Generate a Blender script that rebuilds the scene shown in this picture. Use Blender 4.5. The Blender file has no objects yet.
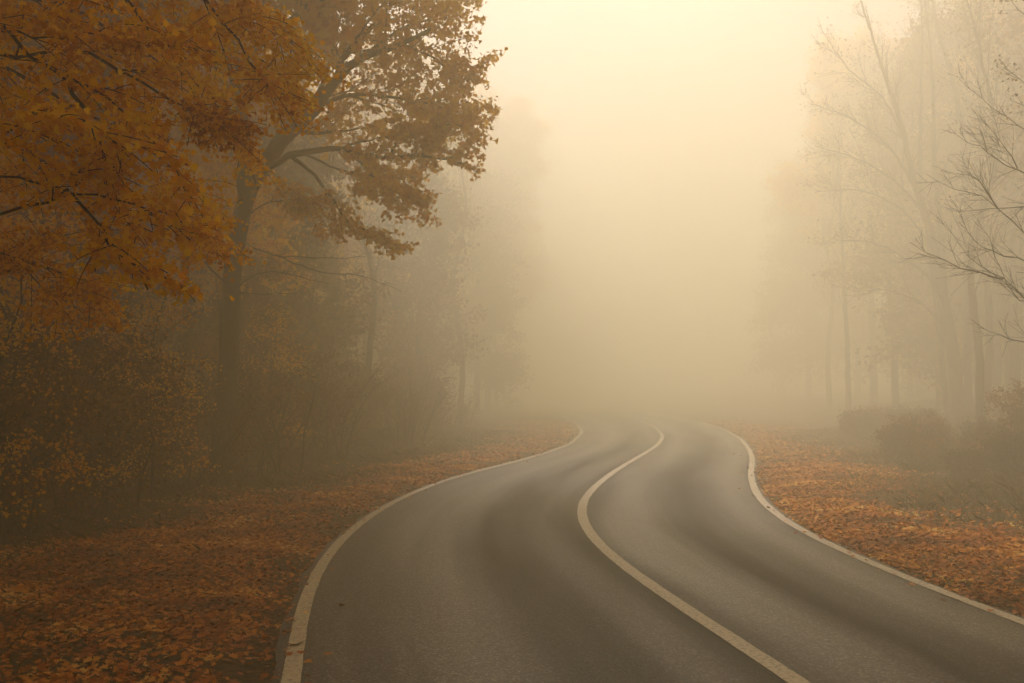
import bpy, math
import numpy as np

C = bpy.context.scene
COL = C.collection
R = math.radians

# ------------------------------------------------------------------ camera
CAM_H = 2.0
F = 995.0                       # focal length in pixels of a 1024 px wide picture
PITCH = math.atan((388 - 341.5) / F)
cam = bpy.data.cameras.new('camera')
cam.sensor_width = 36.0
cam.lens = F * 36.0 / 1024.0
cam.clip_end = 2000.0
cam.clip_start = 0.05
cam_o = bpy.data.objects.new('camera', cam)
COL.objects.link(cam_o)
cam_o.location = (0, 0, CAM_H)
cam_o.rotation_euler = (R(90) + PITCH, 0, 0)
C.camera = cam_o

# ------------------------------------------------------------------ sky, sun, exposure
SUN_EL, SUN_AZ = R(49), R(-29)     # elevation, bearing to the right of straight ahead
world = bpy.data.worlds.new("World")
C.world = world
world.use_nodes = True
wn, wl = world.node_tree.nodes, world.node_tree.links
wn.clear()
sky = wn.new('ShaderNodeTexSky')
sky.sky_type = 'NISHITA'
sky.sun_disc = False
sky.sun_elevation = SUN_EL
sky.sun_rotation = SUN_AZ
sky.dust_density = 6.0
hs = wn.new('ShaderNodeHueSaturation')
hs.inputs['Saturation'].default_value = 0.0
tint = wn.new('ShaderNodeMix'); tint.data_type = 'RGBA'; tint.blend_type = 'MULTIPLY'
tint.inputs['Factor'].default_value = 1.0
tint.inputs['B'].default_value = (1.0, 0.955, 1.23, 1)
bg = wn.new('ShaderNodeBackground'); bg.inputs['Strength'].default_value = 0.08
wo = wn.new('ShaderNodeOutputWorld')
wl.new(sky.outputs[0], hs.inputs['Color'])
wl.new(hs.outputs[0], tint.inputs['A'])
wl.new(tint.outputs['Result'], bg.inputs['Color'])
wl.new(bg.outputs[0], wo.inputs['Surface'])

sun = bpy.data.lights.new('sun', 'SUN')
sun.energy = 5.0
sun.angle = R(10)
sun.color = (1.0, 0.932, 1.18)
sun_o = bpy.data.objects.new('sun', sun)
COL.objects.link(sun_o)
from mathutils import Vector, Matrix
sd = Vector((math.sin(SUN_AZ) * math.cos(SUN_EL), math.cos(SUN_AZ) * math.cos(SUN_EL), math.sin(SUN_EL)))
sun_o.rotation_euler = sd.to_track_quat('Z', 'Y').to_euler()
sun_o.location = (0, 0, 60)

C.view_settings.view_transform = 'Standard'
C.view_settings.look = 'None'
C.view_settings.gamma = 1.0
C.view_settings.exposure = 1.0
C.view_settings.use_curve_mapping = False
C.render.engine = 'CYCLES'
cy = C.cycles
cy.max_bounces = 8
cy.diffuse_bounces = 3
cy.glossy_bounces = 2
cy.transmission_bounces = 3
cy.volume_bounces = 3
cy.use_denoising = True
try:
    cy.denoiser = 'OPENIMAGEDENOISE'
    cy.denoising_input_passes = 'RGB_ALBEDO_NORMAL'
except Exception:
    pass
cy.sample_clamp_indirect = 4.0
cy.caustics_reflective = False
cy.caustics_refractive = False

HAZE_DENSITY = 0.037
HAZE_COLOR = (0.90, 0.84, 0.565, 1)
HAZE_G = 0.52
HAZE_TOP = 31.0

# ------------------------------------------------------------------ maths helpers
FWD = np.array([0, math.cos(PITCH), math.sin(PITCH)])
UP = np.array([0, -math.sin(PITCH), math.cos(PITCH)])

def at(px, py, Y):
    """world point seen at pixel (px,py) when its distance ahead is Y"""
    d = FWD + np.array([1, 0, 0]) * (px - 512) / F + UP * (341.5 - py) / F
    return np.array([0, 0, CAM_H]) + d * (Y / d[1])

def ground(px, py):
    d = FWD + np.array([1, 0, 0]) * (px - 512) / F + UP * (341.5 - py) / F
    t = -CAM_H / d[2]
    return np.array([0, 0, CAM_H]) + d * t

def nrm(v):
    return v / (np.linalg.norm(v, axis=-1, keepdims=True) + 1e-9)

def wav(x, y, s=1.0, seed=0):
    """smooth 2-D noise in about -1..1 made from sines"""
    r = np.random.default_rng(900 + seed)
    out = 0
    for k in range(7):
        a = r.uniform(0, 2 * math.pi); f = s * r.uniform(0.5, 2.1); p = r.uniform(0, 6.28)
        out = out + np.sin(f * (x * math.cos(a) + y * math.sin(a)) + p + 0.8 * np.sin(f * 0.6 * (x * math.sin(a) - y * math.cos(a))))
    return out / 4.0

def smooth(a, b, x):
    t = np.clip((x - a) / (b - a), 0, 1)
    return t * t * (3 - 2 * t)

# ------------------------------------------------------------------ mesh helpers
def mesh_from(name, verts, loops, starts, totals, mat, attr=None, uv=None, smooth_=False):
    me = bpy.data.meshes.new(name)
    verts = np.ascontiguousarray(verts, dtype=np.float32)
    me.vertices.add(len(verts)); me.vertices.foreach_set('co', verts.ravel())
    me.loops.add(len(loops)); me.loops.foreach_set('vertex_index', np.asarray(loops, dtype=np.int32))
    me.polygons.add(len(starts))
    me.polygons.foreach_set('loop_start', np.asarray(starts, dtype=np.int32))
    me.polygons.foreach_set('loop_total', np.asarray(totals, dtype=np.int32))
    if smooth_:
        me.polygons.foreach_set('use_smooth', np.ones(len(starts), dtype=bool))
    if attr is not None:
        a = me.attributes.new('rnd', 'FLOAT', 'POINT')
        a.data.foreach_set('value', np.asarray(attr, dtype=np.float32))
    if uv is not None:
        l = me.uv_layers.new(name='UVMap')
        l.data.foreach_set('uv', np.asarray(uv, dtype=np.float32)[np.asarray(loops)].ravel())
    me.materials.append(mat)
    me.update(calc_edges=True)
    return me

def link(name, me, parent=None):
    o = bpy.data.objects.new(name, me)
    COL.objects.link(o)
    if parent is not None:
        o.parent = parent
    return o

def grid_mesh(name, P, mat, uv=None, smooth_=True):
    """P: (m,n,3) grid of points"""
    m, n = P.shape[:2]
    idx = np.arange(m * n).reshape(m, n)
    q = np.stack([idx[:-1, :-1], idx[1:, :-1], idx[1:, 1:], idx[:-1, 1:]], -1).reshape(-1, 4)
    k = len(q)
    return mesh_from(name, P.reshape(-1, 3), q.ravel(), np.arange(k) * 4, np.full(k, 4), mat,
                     uv=None if uv is None else uv.reshape(-1, 2), smooth_=smooth_)

def tubes_mesh(name, branches, mat, sides):
    """branches: list of (points (n,3), radii (n,)); sides: list of side counts"""
    V, L, T = [], [], []
    off = 0
    for (p, r), s in zip(branches, sides):
        n = len(p)
        t = np.gradient(p, axis=0); t = nrm(t)
        ref = np.array([0.31, 0.17, 0.93]) if abs(t[0][2]) < 0.9 else np.array([1.0, 0.1, 0.0])
        u = nrm(np.cross(t, ref)); w = np.cross(t, u)
        a = np.arange(s) * 2 * math.pi / s
        ring = p[:, None, :] + r[:, None, None] * (u[:, None, :] * np.cos(a)[None, :, None] + w[:, None, :] * np.sin(a)[None, :, None])
        V.append(ring.reshape(-1, 3))
        idx = off + np.arange(n * s).reshape(n, s)
        nx = np.roll(idx, -1, axis=1)
        q = np.stack([idx[:-1], nx[:-1], nx[1:], idx[1:]], -1).reshape(-1, 4)
        L.append(q)
        off += n * s
    V = np.concatenate(V); L = np.concatenate(L)
    k = len(L)
    return mesh_from(name, V, L.ravel(), np.arange(k) * 4, np.full(k, 4), mat, smooth_=True)

LEAF_LOBED = np.array([[0, 0, 0], [.30, -.06, .02], [.22, .10, 0], [.52, .22, .05], [.30, .40, .02], [.36, .66, .06], [.12, .56, 0],
                       [0, 1.0, -.06], [-.12, .56, 0], [-.36, .66, .06], [-.30, .40, .02], [-.52, .22, .05], [-.22, .10, 0], [-.30, -.06, .02]])
LEAF_FIVE = np.array([[0, 0, 0], [.34, .12, .05], [.42, .48, .07], [.10, .52, 0], [0, 1.0, -.05], [-.10, .52, 0], [-.42, .48, .07], [-.34, .12, .05]])
LEAF_KITE = np.array([[0, 0, 0], [.38, .42, .06], [0, 1.0, 0], [-.38, .42, .06]])

def leaf_mesh(name, pos, scale, normal, rng, tmpl, mat, curl=1.6):
    """one flat little outline per leaf, turned and curled at random"""
    n = len(pos)
    nn = nrm(normal)
    ref = nrm(rng.normal(size=(n, 3)))
    u = nrm(np.cross(nn, ref)); v = np.cross(nn, u)
    t = tmpl
    k = len(t)
    cz = (t[None, :, 2] + 0.28 * (t[None, :, 1] ** 2) * rng.normal(size=(n, 1)) * curl + np.abs(t[None, :, 0]) * 0.5 * rng.normal(size=(n, 1)) * curl)
    P = pos[:, None, :] + scale[:, None, None] * (u[:, None, :] * t[None, :, 0, None] + v[:, None, :] * (t[None, :, 1, None] - 0.4) + nn[:, None, :] * cz[..., None])
    loops = np.arange(n * k)
    return mesh_from(name, P.reshape(-1, 3), loops, np.arange(n) * k, np.full(n, k), mat,
                     attr=np.repeat(rng.random(n), k))

# ------------------------------------------------------------------ materials
def new_mat(name):
    m = bpy.data.materials.new(name); m.use_nodes = True
    nt = m.node_tree
    b = nt.nodes['Principled BSDF']
    return m, nt, b

def ramp(nt, stops, interp='LINEAR'):
    r = nt.nodes.new('ShaderNodeValToRGB')
    r.color_ramp.interpolation = interp
    e = r.color_ramp.elements
    while len(e) < len(stops): e.new(0.5)
    for i, (p, c) in enumerate(stops):
        e[i].position = p; e[i].color = (*c, 1)
    return r

def leaf_material(name, stops, trans=0.45, patch=None, rough=0.6, pscale=0.7):
    m, nt, b = new_mat(name)
    at_ = nt.nodes.new('ShaderNodeAttribute'); at_.attribute_name = 'rnd'
    r = ramp(nt, stops)
    tc = nt.nodes.new('ShaderNodeTexCoord')
    no = nt.nodes.new('ShaderNodeTexNoise'); no.inputs['Scale'].default_value = pscale; no.inputs['Detail'].default_value = 2
    nt.links.new(tc.outputs['Object'], no.inputs['Vector'])
    # a leaf's colour depends half on itself and half on which spray it grows in
    mx = nt.nodes.new('ShaderNodeMath'); mx.operation = 'MULTIPLY_ADD'
    nt.links.new(no.outputs['Fac'], mx.inputs[0]); mx.inputs[1].default_value = 1.5
    sub = nt.nodes.new('ShaderNodeMath'); sub.operation = 'MULTIPLY_ADD'
    nt.links.new(at_.outputs['Fac'], sub.inputs[0]); sub.inputs[1].default_value = 0.55; sub.inputs[2].default_value = -0.52
    nt.links.new(sub.outputs[0], mx.inputs[2])
    nt.links.new(mx.outputs[0], r.inputs[0])
    b.inputs['Roughness'].default_value = rough
    b.inputs['Specular IOR Level'].default_value = 0.06
    nt.links.new(r.outputs[0], b.inputs['Base Color'])
    tr = nt.nodes.new('ShaderNodeBsdfTranslucent')
    nt.links.new(r.outputs[0], tr.inputs['Color'])
    ms = nt.nodes.new('ShaderNodeMixShader'); ms.inputs[0].default_value = trans
    nt.links.new(b.outputs[0], ms.inputs[1]); nt.links.new(tr.outputs[0], ms.inputs[2])
    nt.links.new(ms.outputs[0], nt.nodes['Material Output'].inputs['Surface'])
    return m

def bark_material(name, c1, c2, scale=9):
    m, nt, b = new_mat(name)
    tc = nt.nodes.new('ShaderNodeTexCoord')
    mp = nt.nodes.new('ShaderNodeMapping'); mp.inputs['Scale'].default_value = (1, 1, 0.22)
    no = nt.nodes.new('ShaderNodeTexNoise'); no.inputs['Scale'].default_value = scale; no.inputs['Detail'].default_value = 8; no.inputs['Roughness'].default_value = 0.7
    nt.links.new(tc.outputs['Object'], mp.inputs[0]); nt.links.new(mp.outputs[0], no.inputs['Vector'])
    r = ramp(nt, [(0.35, c1), (0.68, c2)])
    nt.links.new(no.outputs['Fac'], r.inputs[0]); nt.links.new(r.outputs[0], b.inputs['Base Color'])
    bp = nt.nodes.new('ShaderNodeBump'); bp.inputs['Strength'].default_value = 0.7; bp.inputs['Distance'].default_value = 0.03
    nt.links.new(no.outputs['Fac'], bp.inputs['Height']); nt.links.new(bp.outputs[0], b.inputs['Normal'])
    b.inputs['Roughness'].default_value = 0.9
    b.inputs['Specular IOR Level'].default_value = 0.2
    return m

M_ORANGE = leaf_material('maple_leaf_orange', [(0.0, (.44, .13, .003)), (0.3, (.82, .34, .005)), (0.6, (.94, .53, .008)), (1.0, (.96, .68, .03))], 0.6)
M_GOLD = leaf_material('maple_leaf_gold', [(0.0, (.60, .25, .008)), (0.4, (.86, .44, .015)), (0.75, (.93, .60, .02)), (1.0, (.94, .68, .05))], 0.65)
M_BROWN = leaf_material('undergrowth_leaf', [(0.0, (.07, .045, .010)), (0.4, (.16, .085, .015)), (0.7, (.30, .13, .018)), (1.0, (.48, .23, .03))], 0.35)
M_DUSK = leaf_material('brushwood_leaf', [(0.0, (.035, .024, .008)), (0.6, (.09, .06, .018)), (1.0, (.20, .12, .03))], 0.25)
M_OLIVE = leaf_material('olive_leaf', [(0.0, (.09, .07, .02)), (0.5, (.22, .16, .04)), (1.0, (.40, .28, .07))], 0.4)
M_LITTER = leaf_material('fallen_leaf', [(0.0, (.05, .018, .005)), (0.22, (.22, .05, .006)), (0.5, (.48, .12, .006)), (0.76, (.72, .27, .015)), (0.95, (.90, .58, .13))], 0.1, rough=0.45, pscale=0.9)
M_GRASS = leaf_material('verge_grass', [(0.0, (.035, .035, .010)), (0.5, (.085, .075, .018)), (0.8, (.17, .12, .03)), (1.0, (.28, .17, .05))], 0.25)
M_BARK = bark_material('bark_dark', (.022, .015, .008), (.075, .052, .03))
M_BARKG = bark_material('bark_grey', (.05, .04, .03), (.16, .13, .10))

# ------------------------------------------------------------------ the road, in metres
yl = [-60, -30, 0, 6.75, 8.26, 9.8, 11.85, 14.3, 16.9, 19.1, 20.9, 23.4, 25.8, 29.3, 34.9, 45, 56, 73.7, 90, 120, 160, 240, 360]
xl = [9, 4.0, -.25, -1.475, -1.78, -2.03, -2.24, -2.29, -2.17, -1.92, -1.62, -1.05, -.28, .69, 2.0, 3.2, 3.64, 3.55, 2.2, -4, -16, -50, -120]
yc = [-60, -30, 0, 6.75, 8.24, 9.4, 11.4, 13.5, 16, 18.2, 20.9, 24.9, 30.1, 34.5, 40.6, 51, 62, 76, 92, 121, 160, 240, 360]
xc = [13, 7.7, 3.05, 1.91, 1.67, 1.47, 1.15, 1.0, 1.04, 1.32, 1.82, 2.72, 4.0, 5.05, 6.16, 7.3, 7.75, 7.6, 6.1, -0.1, -12.5, -46.6, -116]
yr = [-60, -30, 0, 6.0, 8.4, 9.7, 11.4, 13.8, 16.4, 18.95, 23.1, 28, 32.6, 39.8, 48.5, 58.9, 68.6, 80, 95, 122, 160, 240, 360]
xr = [17, 11.1, 5.9, 4.7, 4.36, 4.21, 4.06, 4.0, 4.2, 4.6, 5.5, 6.75, 7.75, 9.1, 10.25, 11.1, 11.5, 11.3, 9.9, 3.6, -9, -43, -112]

def curve_fn(ys, xs):
    """smooth monotone interpolation of x over y, softened a little"""
    t = np.arange(-60, 360.01, 0.25)
    v = np.interp(t, ys, xs)
    for _ in range(4):
        k = np.ones(11) / 11
        v = np.convolve(np.pad(v, 5, mode='edge'), k, mode='valid')
    return lambda y: np.interp(y, t, v)
XL, XC, XR = curve_fn(yl, xl), curve_fn(yc, xc), curve_fn(yr, xr)
SHOULDER = 0.13

def side_dist(x, y):
    """metres outside the asphalt (negative on it); second value: -1 left, +1 right"""
    a = (XL(y) - SHOULDER) - x
    b = x - (XR(y) + SHOULDER)
    return np.maximum(a, b), np.where(a > b, -1, 1)

def H(x, y):
    s, sg = side_dist(x, y)
    z = -0.05 + 0.07 * smooth(0.0, 0.9, s)
    amp = smooth(0.5, 4, s)
    z = z + amp * (0.05 * wav(x, y, 1.3, 1) + 0.03 * wav(x, y, 3.5, 2))
    z = z + np.where(sg < 0, 0.9, 1.3) * smooth(3.5, 16, s) + 1.2 * smooth(14, 60, s) + 0.3 * amp * smooth(5, 14, s) * wav(x, y, .25, 3)
    return z

ys = np.concatenate([np.arange(-60, 4, 3.0), np.arange(4, 40, 0.3), np.arange(40, 90, 1.0), np.arange(90, 341, 6.0)])
xs = np.concatenate([np.arange(-200, -24, 6.0), np.arange(-24, 24, 0.25), np.arange(24, 201, 6.0)])
X, Y = np.meshgrid(xs, ys)
P = np.stack([X, Y, H(X, Y)], -1)

mg, nt, b = new_mat('leafy_soil')
tc = nt.nodes.new('ShaderNodeTexCoord')
vo = nt.nodes.new('ShaderNodeTexVoronoi'); vo.inputs['Scale'].default_value = 14; vo.inputs['Randomness'].default_value = 1
no = nt.nodes.new('ShaderNodeTexNoise'); no.inputs['Scale'].default_value = 0.5; no.inputs['Detail'].default_value = 6
n2 = nt.nodes.new('ShaderNodeTexNoise'); n2.inputs['Scale'].default_value = 30; n2.inputs['Detail'].default_value = 4
for n_ in (vo, no, n2): nt.links.new(tc.outputs['Object'], n_.inputs['Vector'])
sp = nt.nodes.new('ShaderNodeSeparateColor'); nt.links.new(vo.outputs['Color'], sp.inputs[0])
r1 = ramp(nt, [(0, (.03, .014, .006)), (.4, (.11, .035, .009)), (.8, (.22, .075, .015)), (1, (.34, .17, .05))])
nt.links.new(sp.outputs[0], r1.inputs[0])
r2 = ramp(nt, [(0.3, (.022, .016, .008)), (.7, (.07, .05, .02))]); nt.links.new(n2.outputs['Fac'], r2.inputs[0])
mk = ramp(nt, [(.42, (0, 0, 0)), (.58, (1, 1, 1))]); nt.links.new(no.outputs['Fac'], mk.inputs[0])
mx = nt.nodes.new('ShaderNodeMix'); mx.data_type = 'RGBA'
vat = nt.nodes.new('ShaderNodeAttribute'); vat.attribute_name = 'verge'
mxx = nt.nodes.new('ShaderNodeMath'); mxx.operation = 'MAXIMUM'
nt.links.new(mk.outputs[0], mxx.inputs[0]); nt.links.new(vat.outputs['Fac'], mxx.inputs[1])
nt.links.new(mxx.outputs[0], mx.inputs['Factor']); nt.links.new(r1.outputs[0], mx.inputs['A']); nt.links.new(r2.outputs[0], mx.inputs['B'])
nt.links.new(mx.outputs['Result'], b.inputs['Base Color']); b.inputs['Roughness'].default_value = .95
b.inputs['Specular IOR Level'].default_value = 0.1
bp = nt.nodes.new('ShaderNodeBump'); bp.inputs['Distance'].default_value = .03; nt.links.new(vo.outputs['Distance'], bp.inputs['Height']); nt.links.new(bp.outputs[0], b.inputs['Normal'])
gme = grid_mesh('ground', P, mg)
sdv, _ = side_dist(X, Y)
va = gme.attributes.new('verge', 'FLOAT', 'POINT')
va.data.foreach_set('value', (smooth(1.2, 4.2, sdv + 1.2 * wav(X, Y, .55, 8)) + (sdv < .35) * .8).astype(np.float32).ravel())
g = link('ground', gme); g['kind'] = 'structure'

# asphalt
yy = np.concatenate([np.arange(-55, 4, 1.0), np.arange(4, 60, 0.2), np.arange(60, 335, 1.5)])
nu = 25
uu = np.linspace(0, 1, nu)
A = XL(yy) - SHOULDER + 0.04 * wav(yy * 0, yy, 3.0, 5); B = XR(yy) + SHOULDER + 0.04 * wav(yy * 0, yy, 3.0, 6)
cc = XC(yy)
Px = np.where(uu[None, :] < .5, A[:, None] + (cc - A)[:, None] * uu[None, :] * 2, cc[:, None] + (B - cc)[:, None] * (uu[None, :] - .5) * 2)
Pz = 0.0 + 0.035 * (1 - (2 * uu[None, :] - 1) ** 2) + 0 * Px
P = np.stack([Px, np.repeat(yy[:, None], nu, 1), Pz], -1)
UV = np.stack([np.repeat(uu[None, :], len(yy), 0), np.repeat(yy[:, None] / 10, nu, 1)], -1)

def road_z(x, y):
    a = XL(y) - SHOULDER; c = XC(y); bb = XR(y) + SHOULDER
    u = np.where(x < c, (x - a) / (c - a) * .5, .5 + (x - c) / (bb - c) * .5)
    return 0.035 * (1 - (2 * u - 1) ** 2)

ma, nt, b = new_mat('damp_asphalt')
uvn = nt.nodes.new('ShaderNodeUVMap')
tc = nt.nodes.new('ShaderNodeTexCoord')
mp = nt.nodes.new('ShaderNodeMapping'); mp.inputs['Scale'].default_value = (16, 1.1, 1)
nt.links.new(uvn.outputs[0], mp.inputs[0])
band = nt.nodes.new('ShaderNodeTexNoise'); band.inputs['Scale'].default_value = 1; band.inputs['Detail'].default_value = 6; nt.links.new(mp.outputs[0], band.inputs['Vector'])
sepu = nt.nodes.new('ShaderNodeSeparateXYZ'); nt.links.new(uvn.outputs[0], sepu.inputs[0])
# wheel tracks polished darker: two per lane
tr = ramp(nt, [(0.0, (.5,) * 3), (.10, (.7,) * 3), (.20, (1,) * 3), (.34, (0,) * 3), (.43, (.45,) * 3), (.5, (.1,) * 3), (.60, (1,) * 3), (.76, (0,) * 3), (.90, (1,) * 3), (1, (.4,) * 3)], 'EASE')
wob = nt.nodes.new('ShaderNodeMath'); wob.operation = 'MULTIPLY_ADD'
nb = nt.nodes.new('ShaderNodeTexNoise'); nb.inputs['Scale'].default_value = .12; nt.links.new(tc.outputs['Object'], nb.inputs['Vector'])
nt.links.new(nb.outputs['Fac'], wob.inputs[0]); wob.inputs[1].default_value = .16
sb = nt.nodes.new('ShaderNodeMath'); sb.operation = 'SUBTRACT'; nt.links.new(sepu.outputs[0], sb.inputs[0]); sb.inputs[1].default_value = .08
nt.links.new(sb.outputs[0], wob.inputs[2]); nt.links.new(wob.outputs[0], tr.inputs[0])
mxb = nt.nodes.new('ShaderNodeMix'); mxb.data_type = 'FLOAT'; mxb.inputs[0].default_value = .6
nt.links.new(tr.outputs[0], mxb.inputs[2]); nt.links.new(band.outputs['Fac'], mxb.inputs[3])
agg = nt.nodes.new('ShaderNodeTexVoronoi'); agg.inputs['Scale'].default_value = 75; nt.links.new(tc.outputs['Object'], agg.inputs['Vector'])
sepc = nt.nodes.new('ShaderNodeSeparateColor'); nt.links.new(agg.outputs['Color'], sepc.inputs[0])
rb = ramp(nt, [(0.25, (.018, .014, .008)), (.70, (.105, .090, .064))]); nt.links.new(mxb.outputs[0], rb.inputs[0])
ra = ramp(nt, [(0, (.3,) * 3), (.7, (1.0,) * 3), (1, (3.2,) * 3)]); nt.links.new(sepc.outputs[0], ra.inputs[0])
mu = nt.nodes.new('ShaderNodeMix'); mu.data_type = 'RGBA'; mu.blend_type = 'MULTIPLY'; mu.inputs['Factor'].default_value = 1
nt.links.new(rb.outputs[0], mu.inputs['A']); nt.links.new(ra.outputs[0], mu.inputs['B'])
nt.links.new(mu.outputs['Result'], b.inputs['Base Color'])
rr = ramp(nt, [(0.2, (.75,) * 3), (.75, (.42,) * 3)]); nt.links.new(mxb.outputs[0], rr.inputs[0]); nt.links.new(rr.outputs[0], b.inputs['Roughness'])
bp = nt.nodes.new('ShaderNodeBump'); bp.inputs['Strength'].default_value = .35; bp.inputs['Distance'].default_value = .006
nt.links.new(agg.outputs['Distance'], bp.inputs['Height']); nt.links.new(bp.outputs[0], b.inputs['Normal'])
b.inputs['Specular IOR Level'].default_value = .3
rd = link('road', grid_mesh('road', P, ma, UV)); rd['kind'] = 'structure'

mpnt, nt, b = new_mat('worn_line_paint')
tc = nt.nodes.new('ShaderNodeTexCoord')
n1 = nt.nodes.new('ShaderNodeTexNoise'); n1.inputs['Scale'].default_value = 26; n1.inputs['Detail'].default_value = 6; n1.inputs['Roughness'].default_value = .75
nt.links.new(tc.outputs['Object'], n1.inputs['Vector'])
r1 = ramp(nt, [(.37, (.11, .09, .055)), (.42, (.36, .30, .18)), (.5, (.52, .44, .26)), (.7, (.68, .58, .36))]); nt.links.new(n1.outputs['Fac'], r1.inputs[0])
nt.links.new(r1.outputs[0], b.inputs['Base Color']); b.inputs['Roughness'].default_value = .6

def paint(name, fn, w, label=None):
    yy2 = np.concatenate([np.arange(-50, 4, 1.0), np.arange(4, 60, 0.1), np.arange(60, 330, 1.0)])
    x = fn(yy2)
    t = nrm(np.stack([np.gradient(x, yy2), np.ones_like(x)], -1))
    nx, ny = t[:, 1], -t[:, 0]
    rows = []
    for k in (-1, -.33, .33, 1):
        ww = w / 2 * k + (0.004 * wav(yy2, yy2 * k, 9, 7) if abs(k) == 1 else 0)
        px, py = x + nx * ww, yy2 + ny * ww
        rows.append(np.stack([px, py, road_z(px, py) + 0.005], -1))
    o = link(name, grid_mesh(name, np.stack(rows, 1), mpnt)); o['kind'] = 'structure'
paint('road_edge_line', XL, .13)
paint('road_centre_line', XC, .15)
paint('road_edge_line', XR, .14)

# ------------------------------------------------------------------ leaf litter and grass
rng = np.random.default_rng(11)

def scatter_ground(n, y0, y1, side, smin, smax, power, rng):
    y = y0 + (y1 - y0) * rng.random(n) ** power
    s = smin + (smax - smin) * rng.random(n) ** 1.25
    x = np.where(side < 0, XL(y) - SHOULDER - s, XR(y) + SHOULDER + s)
    return x, y, s

def litter(side, seed):
    r = np.random.default_rng(seed)
    xs_, ys_, sc = [], [], []
    for (n, y0, y1, smax, size) in ((40000, 4.5, 14, 6.5, .064), (44000, 12, 26, 6.5, .09), (22000, 24, 60, 7, .13)):
        x, y, s = scatter_ground(n, y0, y1, side, -0.05, smax, 1.0, r)
        keep = r.random(n) < (1 - 0.93 * smooth(1.8, 3.9, s + (.6 if side > 0 else 0) + 1.3 * wav(x, y, .55, 8))) * (0.16 + 0.84 * smooth(.05, .5, s + .16 * wav(x, y, 3, 9) + (.1 if side > 0 else -.1))) * (.55 + .45 * smooth(-.6, .2, wav(x, y, 2.3, 14)))
        xs_.append(x[keep]); ys_.append(y[keep]); sc.append(np.full(keep.sum(), size))
    x, y, sc = map(np.concatenate, (xs_, ys_, sc))
    n = len(x)
    z = H(x, y) + 0.012 + 0.03 * r.random(n) ** 2
    nor = np.stack([r.normal(0, .24, n), r.normal(0, .24, n), np.ones(n)], -1)
    return np.stack([x, y, z], -1), sc * r.uniform(.6, 1.25, n), nor

for side, seed in ((-1, 21), (1, 22)):
    p, s, n_ = litter(side, seed)
    # a few blown on to the asphalt edge
    r = np.random.default_rng(seed + 5)
    k = 110
    y = 5 + 28 * r.random(k) ** 1.5; off = r.exponential(.13, k)
    x = (XL(y) - SHOULDER + off) if side < 0 else (XR(y) + SHOULDER - off)
    p = np.concatenate([p, np.stack([x, y, np.maximum(road_z(x, y), 0) + .014], -1)])
    s = np.concatenate([s, r.uniform(.05, .09, k)]); n_ = np.concatenate([n_, np.stack([r.normal(0, .2, k), r.normal(0, .2, k), np.ones(k)], -1)])
    near = p[:, 1] < 13
    for tm, sel in ((LEAF_LOBED, near), (LEAF_KITE, ~near)):
        o = link('leaf_litter', leaf_mesh('leaf_litter', p[sel], s[sel], n_[sel], r, tm, M_LITTER, .55))
        o['kind'] = 'stuff'
        o['label'] = ('fallen orange leaves carpeting the verge %s of the road, %s part' % ('left' if side < 0 else 'right', 'near' if tm is LEAF_LOBED else 'far'))
        o['category'] = 'leaf litter'

def blades(pos, h, rng, mat, name):
    n = len(pos)
    a = rng.uniform(0, 6.28, n)
    w = np.stack([np.cos(a), np.sin(a), 0 * a], -1) * (0.004 + 0.006 * rng.random((n, 1)))
    lean = np.stack([rng.normal(0, .35, n), rng.normal(0, .35, n), np.ones(n)], -1)
    lean2 = lean * np.array([2.4, 2.4, 1])
    b0 = pos - w; b1 = pos + w
    m0 = pos + lean * h[:, None] * .5 - w * .7; m1 = pos + lean * h[:, None] * .5 + w * .7
    tp = pos + lean2 * h[:, None] * .9
    P = np.stack([b0, b1, m1, tp, m0], 1)
    return mesh_from(name, P.reshape(-1, 3), np.arange(n * 5), np.arange(n) * 5, np.full(n, 5), mat, attr=np.repeat(rng.random(n), 5))

for side, seed in ((-1, 31), (1, 32)):
    r = np.random.default_rng(seed)
    n = 120000
    y = r.uniform(5, 45, n); s = .2 + 11 * r.random(n) ** .8
    x = np.where(side < 0, XL(y) - SHOULDER - s, XR(y) + SHOULDER + s)
    cl = wav(x, y, 1.6, 12 + seed)
    keep = (r.random(n) < smooth(1.2, 3.2, s + 1.2 * wav(x, y, .5, 8)) * (.35 + .65 * smooth(-.3, .5, cl)) + .012)
    x, y, s, cl = x[keep], y[keep], s[keep], cl[keep]
    h = (.10 + .22 * smooth(2, 7, s)) * r.uniform(.5, 1.4, len(x)) * (1 + .4 * cl)
    pos = np.stack([x, y, H(x, y) - .01], -1)
    o = link('grass', blades(pos, np.maximum(h, .05), r, M_GRASS, 'grass')); o['kind'] = 'stuff'
    o['label'] = 'tangled olive and straw coloured grass %s of the road before the woods' % ('left' if side < 0 else 'right')
    o['category'] = 'grass'

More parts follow.
